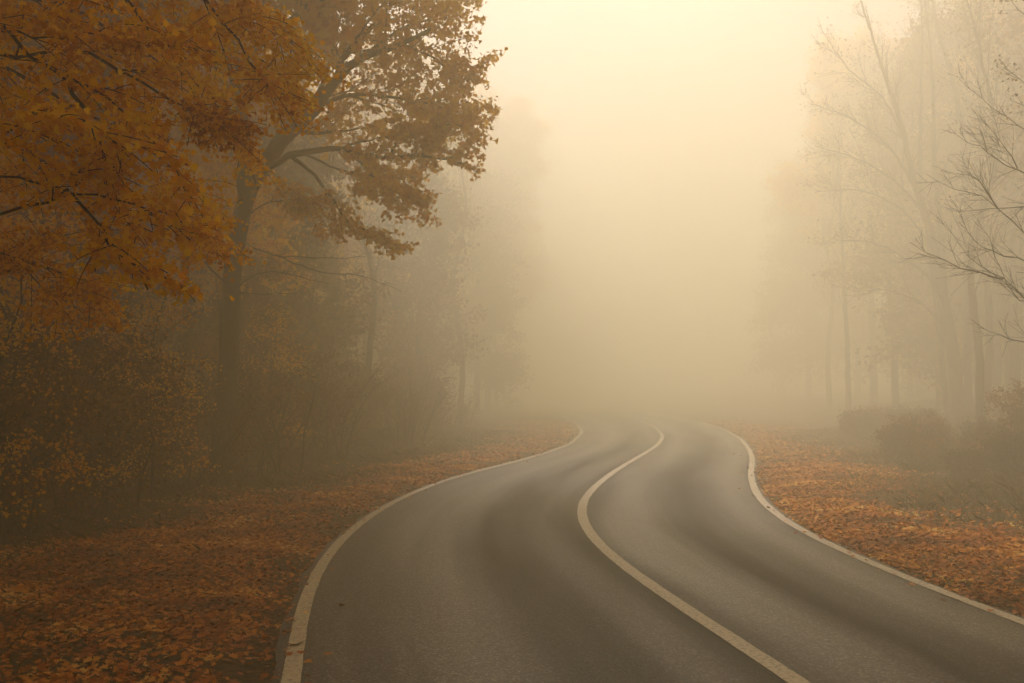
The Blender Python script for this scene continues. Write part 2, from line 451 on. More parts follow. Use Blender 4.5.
# ------------------------------------------------------------------ trees
def polyline(pts, step=0.25, jit=0.0, rng=None):
    pts = np.asarray(pts, float)
    seg = np.diff(pts, axis=0); L = np.linalg.norm(seg, axis=1) + 1e-9; u = seg / L[:, None]
    T = np.empty_like(pts); T[0] = u[0]; T[-1] = u[-1]
    T[1:-1] = nrm(u[:-1] * L[1:, None] + u[1:] * L[:-1, None])      # smooth through unevenly spaced points
    out = []
    for i in range(len(seg)):
        n = max(2, int(L[i] / step)); t = np.arange(n)[:, None] / n
        out.append((2 * t ** 3 - 3 * t ** 2 + 1) * pts[i] + (t ** 3 - 2 * t ** 2 + t) * T[i] * L[i] + (-2 * t ** 3 + 3 * t ** 2) * pts[i + 1] + (t ** 3 - t ** 2) * T[i + 1] * L[i])
    out.append(pts[-1:])
    p = np.concatenate(out)
    if jit and rng is not None:
        p[1:-1] += rng.normal(0, jit, (len(p) - 2, 3))
    return p

class Tree:
    def __init__(self, seed, flat=0.5, droop=0.15, wander=0.13, rmin=.0018):
        self.rmin = rmin
        self.rng = np.random.default_rng(seed)
        self.br = []            # (pts, radii, level)
        self.tips = []          # polylines that carry leaves
        self.flat, self.droop, self.wander = flat, droop, wander
    def add(self, p, r0, r1, level=0):
        t = np.linspace(0, 1, len(p))
        self.br.append((p, r0 + (r1 - r0) * t ** .9, level))
        return p, r0, r1
    def grow(self, start, d, length, r0, level, maxlevel, nch, ang=(30, 65), ratio=(.35, .6)):
        rng = self.rng
        n = max(4, int(length / (.12 + .08 * (maxlevel - level)))) if length < 3 else max(6, int(length / .4))
        n = min(n, 26)
        seg = length / n
        p = [np.array(start, float)]; d = nrm(np.array(d, float)); ds = []
        wv = rng.normal(0, 1, 3) * self.wander
        for i in range(n):
            wv = .75 * wv + rng.normal(0, 1, 3) * self.wander * .6
            d = nrm(d + wv * .35 + np.array([0, 0, -self.droop * (.3 + i / n)]) * .22 * (level > 0))
            p.append(p[-1] + d * seg); ds.append(d)
        p = np.array(p)
        self.add(p, r0, max(r0 * .22, self.rmin), level)
        if level >= maxlevel:
            self.tips.append(p); return
        self.children(p, r0, level, maxlevel, nch, length, ang, ratio)
    def children(self, p, r0, level, maxlevel, nch, length, ang=(30, 65), ratio=(.35, .6), t0=.2, clear=None):
        rng = self.rng
        k = nch[level] if level < len(nch) else 4
        ts = t0 + (1 - t0) * (np.arange(k) + rng.uniform(.2, .8, k)) / k
        T = nrm(np.gradient(p, axis=0)); sgn = 1
        for t in ts:
            i = min(len(p) - 2, int(t * (len(p) - 1)))
            ax = T[i]
            side = np.cross(ax, [0, 0, 1.0])
            if np.linalg.norm(side) < .15: side = rng.normal(size=3)
            side = nrm(side) * sgn; sgn = -sgn
            upv = np.cross(side, ax)
            phi = rng.uniform(-1, 1) * math.pi * (1 - self.flat)
            out = side * math.cos(phi) + upv * math.sin(phi)
            a = R(rng.uniform(*ang))
            d = ax * math.cos(a) + out * math.sin(a)
            L = length * rng.uniform(*ratio) * (1.15 - .55 * t)
            rr = max(self.rmin * 1.3, r0 * (1 - .7 * t) * rng.uniform(.35, .6))
            self.grow(p[i], d, L, rr, level + 1, maxlevel, nch, ang, ratio)
        self.tips.append(p[int(len(p) * .8):] if len(p) > 6 else p)
    def bough(self, pts, r0, r1, nch, maxlevel=2, spread=1.2, t0=.1, ang=(30, 65), level=0):
        p = polyline(pts, .2, .012, self.rng)
        self.add(p, r0, r1, level)
        self.children(p, r0, level, maxlevel, nch, spread, ang, (.6, 1.1), t0)
    def leaves(self, per_m, size, mat, tmpl, spread=.09, keep=None, upn=.5, name='crown'):
        rng = self.rng
        P = []
        for tp in self.tips:
            seg = np.linalg.norm(np.diff(tp, axis=0), axis=1); L = seg.sum()
            m = rng.poisson(max(L, .15) * per_m)
            if m == 0: continue
            i = np.minimum((len(tp) - 1) * rng.random(m) ** .7, len(tp) - 1.001)
            k = i.astype(int); f = (i - k)[:, None]
            P.append(tp[k] * (1 - f) + tp[k + 1] * f)
        P = np.concatenate(P)
        P = P + rng.normal(0, spread, P.shape) * np.array([1, 1, .7])
        if keep is not None: P = P[keep(P)]
        n = len(P)
        nor = rng.normal(0, 1, (n, 3)) + np.array([0, 0, upn])
        return leaf_mesh(name, P, size * rng.uniform(.6, 1.25, n), nor, rng, tmpl, mat)
    def wood(self, mat, trunk_level=0):
        tr = [(p, r) for p, r, l in self.br if l <= trunk_level]
        bs = [(p, r) for p, r, l in self.br if l > trunk_level]
        def sd(lst): return [12 if r[0] > .09 else 7 if r[0] > .03 else 4 if r[0] > .009 else 3 for p, r in lst]
        return (tubes_mesh('trunk', tr, mat, sd(tr)), tubes_mesh('branches', bs, mat, sd(bs)) if bs else None)

def empty(name, loc=(0, 0, 0), rz=0.0, sc=1.0, label=None, cat=None, group=None):
    o = bpy.data.objects.new(name, None); COL.objects.link(o)
    o.location = loc; o.rotation_euler = (0, 0, rz); o.scale = (sc,) * 3
    if label: o['label'] = label
    if cat: o['category'] = cat
    if group: o['group'] = group
    return o

def place(root, meshes):
    """meshes are in world space: shift them to the root's own space"""
    off = np.array(root.location)
    for nm, me in meshes:
        if me is None: continue
        n = len(me.vertices); co = np.empty(n * 3, np.float32); me.vertices.foreach_get('co', co)
        me.vertices.foreach_set('co', (co.reshape(-1, 3) - off).ravel().astype(np.float32)); me.update()
        link(nm, me, root)

# ---- the near maple: its trunk stands just outside the frame, its boughs hang into it
T = Tree(101, flat=.72, droop=.45)
NS = .68            # this tree stands close by
base = np.array([-5.3, 6.3, 0.0]); base[2] = H(base[0], base[1])
trunk = polyline([base - [0, 0, .2], base + [.03, .07, 1.4], base + [.14, 0, 2.8], base + [.17, .2, 4.5], base + [.0, .35, 6.2], base + [.1, .2, 8.5]], .35, .02, T.rng)
T.add(trunk, .20, .05)
def B(*pp): return [at(*q) for q in pp]
def BN(*pp): return [at(q[0], q[1], q[2] * NS) for q in pp]
NB = [
    BN((-260, -60, 9.2), (-60, 5, 9.3), (0, 30, 9.2), (38, 58, 9.0), (68, 80, 8.9), (110, 100, 8.9), (150, 140, 8.8), (188, 165, 8.7)),
    BN((-240, -120, 9.4), (60, -60, 9.6), (125, -2, 9.6), (150, 28, 9.5), (170, 45, 9.5), (215, 52, 9.4), (262, 60, 9.3), (285, 75, 9.3)),
    BN((68, 80, 8.9), (80, 108, 8.7), (95, 135, 8.6), (106, 160, 8.6)),
    BN((-200, 240, 9.0), (-30, 215, 8.8), (30, 205, 8.6), (70, 195, 8.5), (98, 222, 8.4), (115, 250, 8.3), (148, 290, 8.2)),
    BN((-250, -100, 9.0), (0, -40, 8.8), (120, -70, 8.8), (200, -30, 8.8), (260, 10, 8.8), (285, 30, 8.8)),
    BN((-240, 60, 10.2), (-20, 60, 10.4), (80, 110, 10.4), (150, 150, 10.5), (200, 200, 10.4), (222, 235, 10.3)),
    BN((-240, 120, 9.6), (-20, 140, 9.8), (60, 170, 9.9), (130, 195, 9.8), (180, 225, 9.6), (215, 245, 9.5)),
    BN((-240, 10, 8.2), (-60, 40, 8.1), (20, 60, 8.0), (90, 55, 8.0), (140, 80, 8.0), (190, 110, 8.0), (225, 130, 8.0)),
    BN((-240, -160, 8.8), (0, -110, 8.6), (100, -60, 8.4), (170, -20, 8.4), (225, 20, 8.4), (250, 60, 8.4), (270, 90, 8.4)),
    BN((-240, 200, 9.8), (-40, 240, 10.2), (20, 262, 10.4), (70, 275, 10.5), (110, 290, 10.6)),
    BN((-240, -60, 11.0), (0, -10, 11.2), (90, 20, 11.3), (170, 70, 11.4), (230, 120, 11.4), (250, 150, 11.4)),
    BN((-240, 130, 8.0), (-40, 110, 8.0), (20, 125, 8.0), (45, 112, 8.0), (75, 118, 8.0), (95, 140, 8.0)),
    BN((-240, -120, 9.0), (-30, -70, 9.0), (70, -30, 9.0), (126, 0, 9.0), (150, 28, 9.0), (170, 45, 9.0), (196, 48, 9.0)),
    BN((-240, 190, 8.8), (-40, 178, 8.8), (20, 182, 8.8), (60, 188, 8.8), (95, 196, 8.8), (130, 206, 8.8), (165, 222, 8.8), (190, 240, 8.8)),
    BN((-240, 40, 9.2), (-30, 30, 9.2), (20, 36, 9.2), (50, 38, 9.2), (80, 36, 9.2), (105, 28, 9.2)),
]
for i, pts in enumerate(NB):
    if i != 2:
        k = np.argmin(np.linalg.norm(trunk - pts[0], axis=1)); k = max(0, k - 2)
        pts = [trunk[k]] + pts[1:]
    front = i in (0, 2, 3, 11, 12, 13, 14)      # limbs on the road side: bare for most of their length
    if front:
        c0 = np.array([0, 0, CAM_H])
        pts = ([c0 + (pts[0] - c0) * .70] if i == 2 else [pts[0]]) + [c0 + (q - c0) * .70 for q in (pts[1:] if i == 2 else pts[2:])]
    T.bough(pts, (.02 if i in (0, 3) else .011) if front else .026, .003, [0, 4 if front else 13, 4 if front else 7], 3, .4 if front else .72, t0=.72 if front else .28, ang=(25, 70), level=1)
# levels inside bough start at 1, so allow one level more of twigs
root = empty('maple_tree', base, label='nearest orange maple, its leafy boughs hanging into the upper left corner', cat='tree')
tm_, bm_ = T.wood(M_BARK)
place(root, [('trunk', tm_), ('branches', bm_), ('crown', T.leaves(104, .038, M_ORANGE, LEAF_LOBED, .036))])
print('near maple leaves', len(root.children[-1].data.polygons), len(T.tips))

# ---- the second maple, leaning over towards the road
T = Tree(202, flat=.65, droop=.2)
base = np.array([-6.15, 21.0, 0.0]); base[2] = H(base[0], base[1])
tr2 = polyline([base - [0, 0, .3]] + B((222, 440, 21), (228, 370, 21), (231, 300, 21), (238, 235, 21), (250, 188, 21), (263, 165, 21)), .3, .01, T.rng)
T.add(tr2, .24, .17)
T.add(polyline(B((262, 166, 21), (290, 132, 20.8), (316, 108, 20.6), (335, 80, 20.4), (362, 58, 20.2), (402, 44, 20), (432, 28, 19.8)), .25, .01, T.rng), .19, .03)
T.add(polyline(B((246, 195, 21), (243, 130, 21.4), (232, 60, 21.8), (222, -20, 22), (215, -110, 22.2), (210, -190, 22.3)), .3, .01, T.rng), .17, .05)
SB = [  # fork boughs with leaves
    (B((316, 108, 20.6), (345, 88, 20.2), (385, 84, 19.8), (425, 90, 19.6), (455, 84, 19.5)), .05, 1.9),
    (B((335, 80, 20.4), (345, 40, 20.6), (372, 5, 20.8), (405, -40, 21)), .07, 2.2),
    (B((362, 58, 20.2), (400, 20, 20), (440, -5, 20), (462, -30, 20)), .04, 1.8),
    (B((402, 44, 20), (430, 50, 19.8), (455, 60, 19.6), (470, 66, 19.6)), .03, 1.3),
    (B((300, 122, 20.7), (322, 70, 21.6), (330, 20, 22.2), (345, -40, 22.6)), .07, 2.2),
    (B((234, 70, 21.8), (275, 20, 21), (310, -20, 20.5), (350, -60, 20.2), (390, -90, 20)), .08, 2.6),
    (B((226, 10, 22), (260, -60, 21.5), (310, -110, 21), (370, -150, 20.6)), .08, 2.6),
    (B((240, 110, 21.5), (210, 60, 22), (170, 10, 22.5), (120, -50, 23)), .08, 2.4),
    (B((243, 140, 21.3), (200, 120, 22), (150, 90, 22.4), (100, 80, 22.6)), .06, 2.2),
    (B((290, 132, 20.8), (320, 128, 21.2), (360, 118, 21.6), (400, 120, 21.8), (428, 118, 22)), .045, 1.3),
]
for pts, r0, sp in SB:
    pts = [pts[0]] + [q + np.array([0, .9 * min(1, k / 2), 0]) for k, q in enumerate(pts[1:], 1)]
    T.bough(pts, r0, .01, [0, 12, 6, 3], 3, sp * .8, t0=.12, ang=(25, 65), level=1)
SB2 = [
    (B((255, 178, 21), (290, 156, 20.8), (330, 149, 20.6), (380, 157, 20.4), (430, 157, 20.2), (468, 164, 20)), .09, 1.1, .45),
    (B((330, 149, 20.6), (380, 138, 20.3), (425, 132, 20), (455, 124, 19.9), (472, 132, 19.9)), .03, 1.2, .5),
    (B((290, 156, 20.8), (314, 175, 20.4), (332, 200, 20.2), (352, 225, 20), (384, 238, 19.9), (398, 250, 19.9)), .045, .95, .4),
    (B((345, 150, 20.5), (370, 172, 20.2), (392, 190, 20), (428, 205, 19.9)), .03, .95, .35),
    (B((300, 153, 20.7), (350, 172, 21.2), (390, 178, 21.6), (420, 176, 21.8)), .03, 1.0, .35),
    (B((240, 225, 21), (262, 205, 20.6), (290, 200, 20.3), (318, 205, 20.2)), .025, .7, .5),
]
for pts, r0, sp, t0 in SB2:
    T.bough(pts, r0, .008, [0, 12, 6, 3], 3, sp * .85, t0=t0, ang=(25, 60), level=1)
leafy = T.leaves(24, .12, M_GOLD, LEAF_FIVE, .06)
for pts, r0 in ((B((236, 240, 21), (275, 255, 20.6), (320, 258, 20.3), (365, 257, 20)), .022), (B((275, 255, 20.6), (320, 272, 20.4), (360, 275, 20.2), (402, 292, 20)), .016),
            (B((232, 292, 21), (262, 272, 20.7), (290, 275, 20.5), (330, 284, 20.3)), .018), (B((205, 262, 20.5), (240, 292, 20.5), (265, 293, 20.5), (298, 294, 20.3)), .018),
            (B((265, 168, 20.9), (292, 190, 20.6), (306, 205, 20.4), (325, 225, 20.3), (338, 250, 20)), .018)):
    T.bough(pts, r0, .004, [7, 4], 2, .55, t0=.3, ang=(20, 50), level=1)
root = empty('maple_tree', base, label='golden maple leaning over the verge, its forked limb reaching towards the road', cat='tree')
tm_, bm_ = T.wood(M_BARK)
place(root, [('trunk', tm_), ('branches', bm_), ('crown', leafy)])
print('second maple leaves', len(leafy.polygons))

# ---- right side: a clump of tall thin stems fanning out
def stem_tree(seed, pts, r0, r1, nch, spread, label, leaf=None, branches=(), t0=.3, name='bare_tree', maxlevel=2, ang=(18, 42), mat=M_BARKG):
    T = Tree(seed, flat=.15, droop=-.25, wander=.10, rmin=.006)
    maxlevel = 3; nch = [nch[0] + 4, nch[1] + 2, 4]
    p = polyline(pts, .4, .02, T.rng)
    T.add(p, r0, r1)
    T.children(p, r0 * .55, 0, maxlevel, nch, spread, ang, (.5, 1.0), t0)
    for bp_, br in branches:
        T.bough(bp_, br, .012, [0, 12, 6, 4], maxlevel, spread * .5, t0=.2, ang=(18, 45), level=1)
    base = np.array(pts[0]); base[2] = H(base[0], base[1])
    root = empty(name, base, label=label, cat='tree')
    a, b_ = T.wood(mat)
    ms = [('trunk', a), ('branches', b_)]
    if leaf: ms.append(('crown', T.leaves(*leaf)))
    place(root, ms)
    return root

gp = lambda px, py: list(ground(px, py) - np.array([0, 0, .3]))
stem_tree(301, [at(962, 442, 40)] + B((957, 390, 40), (950, 335, 40), (941, 285, 40), (933, 245, 40), (925, 210, 40)),
          .36, .13, [3, 6], 3.0, 'tall grey tree at the right whose forked stems lean left and open into a fan',
          (4.0, .09, M_OLIVE, LEAF_KITE, .25), branches=[
              (B((930, 230, 40), (914, 180, 40), (900, 120, 40), (878, 55, 40), (858, -10, 40), (845, -60, 40)), .15),
              (B((918, 192, 40), (885, 143, 39.6), (850, 118, 39.2), (812, 104, 39)), .07),
              (B((926, 215, 40), (893, 180, 39.6), (860, 160, 39.4), (815, 146, 39.2)), .06),
              (B((905, 140, 40), (880, 95, 39.6), (850, 70, 39.4), (822, 30, 39.2)), .05),
              (B((943, 290, 40), (905, 258, 39.5), (872, 243, 39.2), (835, 240, 39)), .05),
              (B((935, 250, 40), (895, 205, 40.4), (858, 190, 40.8), (815, 192, 41)), .05),
              (B((945, 310, 40), (940, 230, 40.5), (934, 150, 41), (933, 80, 41.4), (926, 10, 41.8), (918, -50, 42)), .16),
              (B((948, 330, 40), (915, 300, 39.6), (885, 290, 39.4), (852, 292, 39.3)), .035)])
stem_tree(302, [at(968, 440, 41.5)] + B((968, 390, 41.5), (967, 300, 41.5), (966, 200, 41.5), (962, 130, 41.5), (950, 70, 41.5), (935, 15, 41.5), (928, -50, 41.5)),
          .20, .04, [12, 6], 2.6, 'slim straight grey tree close against the right side of the fan shaped tree', (4, .09, M_OLIVE, LEAF_KITE, .25), t0=.4)
stem_tree(303, [at(951, 436, 42)] + B((945, 390, 42), (938, 320, 42), (930, 250, 42), (922, 190, 42), (921, 110, 42), (922, 40, 42), (918, -40, 42)),
          .13, .03, [12, 5], 2.0, 'thin young tree just left of the fan shaped grey tree', (4, .09, M_OLIVE, LEAF_KITE, .25), t0=.45)
stem_tree(304, [at(979, 432, 46)] + B((979, 380, 46), (978, 280, 46), (975, 200, 46), (982, 110, 46), (980, 30, 46), (986, -40, 46)),
          .20, .05, [12, 6], 3.0, 'straight pole like tree behind the fan shaped grey tree, with a bare top', (4, .09, M_OLIVE, LEAF_KITE, .3), t0=.5)
stem_tree(305, [at(995, 430, 49)] + B((997, 380, 49), (996, 300, 49), (999, 200, 49), (1004, 110, 49), (1000, 20, 49), (1006, -40, 49)),
          .22, .05, [12, 6], 3.0, 'misty trunk standing second from the right edge of the picture', (4, .10, M_OLIVE, LEAF_KITE, .3), t0=.5)
stem_tree(306, [at(1015, 434, 44)] + B((1016, 380, 44), (1013, 300, 44), (1019, 210, 44), (1014, 120, 44), (1024, 30, 44), (1028, -60, 44)),
          .24, .05, [12, 6], 3.0, 'misty trunk closest to the right edge, rising behind the brushwood', (6, .10, M_OLIVE, LEAF_KITE, .3), t0=.45)
stem_tree(307, [at(849, 425, 54)] + B((848, 390, 54), (846, 320, 54), (843, 260, 54), (840, 200, 54), (838, 140, 54)),
          .16, .04, [12, 6], 3.0, 'faint slender trunk standing farthest left in the mist right of the road', (4, .10, M_OLIVE, LEAF_KITE, .3), t0=.35)
# ---- near right: dark bare branches reaching in from a tree beside the frame
T = Tree(401, flat=.35, droop=-.05, wander=.12)
base = np.array([9.6, 14.0, 0.0]); base[2] = H(base[0], base[1])
tk = polyline([base - [0, 0, .3], base + [.0, .1, 2.2], base + [.15, 0, 4.4], base + [.1, .2, 7], base + [.3, .1, 9.5]], .3, .015, T.rng)
T.add(tk, .17, .05)
RB = [
    B((1150, 200, 14), (1060, 150, 13.8), (1018, 127, 13.6), (992, 107, 13.5), (959, 79, 13.4)),
    B((1150, 240, 14), (1050, 185, 13.8), (1018, 170, 13.6), (995, 159, 13.5), (980, 146, 13.4), (966, 141, 13.4), (947, 124, 13.3)),
    B((1018, 170, 13.7), (1012, 157, 13.7), (1000, 140, 13.7), (982, 117, 13.7)),
    B((1150, 330, 14), (1060, 262, 13.8), (1024, 232, 13.6), (998, 209, 13.5), (982, 195, 13.4), (952, 189, 13.3), (926, 174, 13.2)),
    B((998, 209, 13.5), (980, 182, 13.5), (962, 168, 13.5)),
    B((1150, 380, 14), (1050, 320, 13.8), (1018, 292, 13.6), (1003, 279, 13.5), (982, 268, 13.5), (960, 246, 13.4), (944, 221, 13.3)),
    B((1003, 279, 13.5), (980, 273, 13.4), (942, 260, 13.3), (909, 242, 13.2)),
    B((1150, 330, 14.4), (1060, 280, 14.4), (1018, 259, 14.3), (990, 250, 14.3), (982, 246, 14.3), (967, 232, 14.2), (960, 205, 14.2)),
    B((1150, 400, 14), (1060, 356, 13.8), (1018, 341, 13.6), (1000, 335, 13.5), (980, 327, 13.4)),
    B((1100, 330, 14), (1050, 300, 13.8), (1020, 300, 13.7), (1000, 268, 13.7), (990, 225, 13.6)),
    B((1120, 220, 14.2), (1040, 205, 14.2), (1005, 208, 14.2), (975, 210, 14.2), (950, 211, 14.2)),
]
for i, pts in enumerate(RB):
    if i not in (2, 4, 6):
        k = np.argmin(np.linalg.norm(tk - pts[0], axis=1)); pts = [tk[max(0, k - 2)]] + pts[1:]
    T.bough(pts, .013 if i in (2, 4, 6) else .024, .0025, [0, 9, 4, 3], 3, .6, t0=.5 if i not in (2, 4, 6) else .3, ang=(15, 45), level=1)
nb = len(T.tips)
T.tips = []
for pts in (B((1150, 120, 16), (1060, 100, 16), (1020, 80, 16), (1000, 60, 16)), B((1150, 60, 16), (1060, 30, 16), (1020, 10, 16), (1002, -10, 16)),
            B((1150, 160, 16), (1070, 130, 16), (1035, 110, 16), (1010, 100, 16))):
    T.bough([tk[-6]] + pts[1:], .03, .005, [10, 6], 2, .7, t0=.55, ang=(20, 60), level=1)
root = empty('bare_tree', base, label='nearest tree on the right, dark bare branches and a tuft of gold leaves reaching in', cat='tree')
a_, b_ = T.wood(M_BARK)
place(root, [('trunk', a_), ('branches', b_), ('crown', T.leaves(30, .05, M_OLIVE, LEAF_FIVE, .08))])

# ------------------------------------------------------------------ woods made from a few kinds of tree
def proto_tree(seed, height, r0, nch, spread, leaf, flat=.25, droop=.05, t0=.25, lean=.04, ang=(35, 70)):
    T = Tree(seed, flat=flat, droop=droop, wander=.12, rmin=.005)
    r = T.rng
    pts = [np.array([0, 0, -.4])]
    for k in range(1, 6):
        pts.append(np.array([r.normal(0, lean * height * k / 5), r.normal(0, lean * height * k / 5), height * k / 5]))
    p = polyline(pts, .5, .02, r)
    T.add(p, r0, r0 * .15)
    T.children(p, r0 * .5, 0, 2, nch, spread, ang, (.55, 1.0), t0)
    a, b_ = T.wood(M_BARK)
    return [('trunk', a), ('branches', b_), ('crown', T.leaves(*leaf))]

P_ORANGE = [proto_tree(510 + i, 15 + 2 * i, .22, [20, 7], 4.6, (50, .21, M_ORANGE if i else M_GOLD, LEAF_KITE, .30), t0=.2) for i in range(2)]
P_DARK = [proto_tree(520 + i, 17 + 3 * i, .24, [24, 7], 4.6, (55, .24, M_BROWN, LEAF_KITE, .35), t0=.10) for i in range(2)]
P_TALL = [proto_tree(570 + i, 24, .30, [26, 8], 7.5, (120, .26, M_ORANGE, LEAF_KITE, .40), t0=.48, lean=.015, ang=(45, 80)) for i in range(2)]
P_SHADE = [proto_tree(580 + i, 23, .32, [30, 9], 10.5, (90, .34, M_ORANGE, LEAF_KITE, .45), t0=.6, lean=.012, ang=(55, 82)) for i in range(2)]  # wide canopy added above the frame to keep light off the near mist
P_BARE = [proto_tree(530 + i, 17 + 2 * i, .18, [22, 7], 4.2, (9, .11, M_OLIVE, LEAF_KITE, .30), flat=.1, droop=-.3, t0=.3, ang=(20, 45)) for i in range(2)]

def shrub_proto(seed, h, n, leaf, spread=.55, mat=M_BARK):
    T = Tree(seed, flat=.05, droop=-.1, wander=.2)
    r = T.rng
    for k in range(n):
        a = r.uniform(0, 6.28); t = r.uniform(.1, .6)
        d = np.array([math.cos(a) * t, math.sin(a) * t, 1])
        s = np.array([r.normal(0, .18 * h * .6), r.normal(0, .18 * h * .6), -.1])
        T.grow(s, d, h * r.uniform(.6, 1.05), .014 * h ** .5, 0, 2, [6, 4], (20, 55), (.3, .55))
    a, b_ = T.wood(mat, trunk_level=0)
    a.name = 'stems'
    return [('stems', a), ('branches', b_), ('foliage', T.leaves(*leaf))]
S_BROWN = [shrub_proto(540 + i, 2.3 + .5 * i, 15, (45, .085, M_BROWN, LEAF_KITE, .12)) for i in range(3)]
S_LOW = [shrub_proto(550 + i, 1.0, 18, (50, .06, M_DUSK, LEAF_KITE, .08)) for i in range(2)]
S_TWIG = [shrub_proto(560 + i, 3.2, 12, (5, .07, M_BROWN, LEAF_KITE, .1)) for i in range(2)]

P_SAP = [proto_tree(590 + i, 4.6 + i, .045, [16, 7], 1.7, (26, .075, M_ORANGE, LEAF_FIVE, .10), flat=.6, droop=.25, t0=.2, lean=.05, ang=(45, 80)) for i in range(2)]
def plant(proto, name, x, y, sc, rz, label, cat, group=None):
    z = float(H(np.array(x), np.array(y)))
    root = empty(name, (x, y, z), rz, sc, label, cat, group)
    for nm, me in proto: link(nm, me, root)
    return root

r = np.random.default_rng(77)
# placed individually: those the photo lets one tell apart
def kind_of(pr):
    for ps, nm in ((P_ORANGE, 'orange leaved tree'), (P_DARK, 'brown leaved bushy tree'), (P_BARE, 'slender nearly bare tree'), (P_TALL, 'very tall high crowned tree'), (P_SHADE, 'wide spreading high crowned tree')):
        if any(pr is q for q in ps): return nm
LEFT = [   # x, y, proto, scale, label
    (-9.6, 20.0, P_DARK[0], .85, 'dark upright trunk in the left woods half hidden behind the nearest maple boughs'),
    (-8.4, 13.6, P_ORANGE[1], .55, 'small orange leaved tree below the nearest maple at the left edge'),
    (-12.5, 17.0, P_DARK[1], .8, None), (-13, 25, P_ORANGE[0], .9, None), (-16, 20, P_DARK[0], 1, None),
    (-9.2, 28.0, P_ORANGE[1], .8, None), (-12, 33, P_DARK[1], .9, None), (-7.5, 33.5, P_DARK[0], .75, None),
    (-17, 30, P_DARK[0], 1, None), (-5.6, 39, P_BARE[0], .9, None), (-9.5, 42, P_ORANGE[0], 1, None),
    (-15, 44, P_DARK[1], 1, None), (-4.5, 47, P_DARK[0], .8, None), (-2.8, 54, P_BARE[1], 1, None), (-7.8, 54, P_ORANGE[1], 1.05, None),
    (-2.0, 86, P_TALL[0], 1.0, None), (-1.5, 98, P_TALL[1], 1.0, None), (-8.5, 70, P_TALL[1], .98, None), (-7, 65, P_DARK[1], 1, None), (-13, 58, P_DARK[0], 1.1, None), (-2.6, 74, P_DARK[0], 1.0, None),
    (-20, 14, P_DARK[1], 1.0, None), (-12, 10.5, P_DARK[0], .8, None), (-22, 24, P_DARK[1], 1.1, None), (-24, 36, P_DARK[0], 1.2, None), (-21, 50, P_DARK[1], 1.2, None),
    (-12, 3, P_DARK[1], .9, None), (-9, 73, P_DARK[1], 1.1, None), (-6, 84, P_DARK[0], 1.1, None), (-17, 74, P_DARK[0], 1.1, None),
]
for i, (x, y, pr, sc, lb) in enumerate(LEFT):
    kd = kind_of(pr); plant(pr, 'woodland_tree', x, y, sc, r.uniform(0, 6.28), lb or '%s fading into the mist of the left woods' % kd, 'tree', None if lb else 'left woods: ' + kd)
RIGHT = [
    (22, 40, P_BARE[1], 1.1), (21.5, 50, P_DARK[0], 1.1), (20, 33, P_DARK[1], 1.0),
    (25, 50, P_DARK[0], 1.05), (23.5, 43, P_DARK[1], .9), (27, 57, P_DARK[1], 1.1), (28.5, 65, P_DARK[0], 1.1), (31, 76, P_TALL[0], 1.0), (22.5, 37, P_DARK[0], .8), (24, 66, P_TALL[1], .95),
    (15.5, 33, P_BARE[0], .9), (19, 40, P_BARE[1], 1.0), (22.5, 34, P_DARK[0], .9), (25, 47, P_DARK[1], 1.0), (20, 52, P_BARE[0], 1.1),
    (21, 66, P_BARE[1], 1.05), (29, 62, P_DARK[0], 1.1), (28, 70, P_DARK[0], 1.0), (27, 78, P_DARK[1], 1.1), (30, 58, P_DARK[0], 1.1),
    (25, 84, P_DARK[0], 1.1), (19, 24, P_DARK[0], .8), (21, 29, P_DARK[1], .85), (30, 40, P_DARK[1], 1.1),
]
for i, (x, y, pr, sc) in enumerate(RIGHT):
    kd = kind_of(pr); plant(pr, 'woodland_tree', x, y, sc, r.uniform(0, 6.28), '%s fading into the mist of the right woods' % kd, 'tree', 'right woods: ' + kd)

SHADE_TREES = [(13.5, 14.5, P_SHADE[0], .95), (18, 17, P_SHADE[1], .95), (-10.8, 6, P_SHADE[1], 1.0), (-11.5, 12, P_SHADE[0], 1.0), (23, 24, P_SHADE[0], 1.0), (-15, 24, P_SHADE[1], 1.0), (-8.8, 21.5, P_SHADE[1], 1.0), (11, 8.5, P_SHADE[1], 1.0),  # trees added mostly out of view, to shade the air and road near the camera
  (-6.5, -4, P_SHADE[0], 1.0), (8.5, -2, P_SHADE[1], 1.0), (9.8, 4.0, P_SHADE[0], 1.0), (15, 11, P_SHADE[1], .95), (2, -13, P_SHADE[0], 1.0), (-10.5, 16, P_SHADE[0], 1.0),
  (-9.5, -3, P_TALL[0], 1.0), (-8, -12, P_TALL[1], 1.0), (10.5, 2, P_TALL[1], 1.0), (11.5, 10, P_TALL[0], .95), (9.5, -8, P_TALL[0], 1.0), (-11, 6, P_TALL[1], 1.0),
          (1, -20, P_TALL[1], .95), (19, 18, P_TALL[1], .95), (-17, -3, P_DARK[0], 1.1), (-11.5, 14.5, P_TALL[0], 1.0), (18, 6, P_DARK[1], 1.0), (-13.5, 23, P_TALL[1], 1.0),
          (3, -8, P_TALL[0], .95), (17, -3, P_TALL[1], 1.0), (20, 11, P_TALL[0], 1.0), (22, 22, P_TALL[0], 1.0), (-19, 10, P_TALL[0], 1.0), (-18, 18, P_TALL[1], 1.0), 
          (-17, 36, P_TALL[1], 1.0), (-20, 27, P_TALL[0], 1.0), (-26, 16, P_TALL[1], 1.0), (-25, 5, P_TALL[0], 1.0), (-27, 42, P_TALL[0], 1.0), (24, 32, P_TALL[1], 1.0), (27, 50, P_TALL[0], 1.0)]
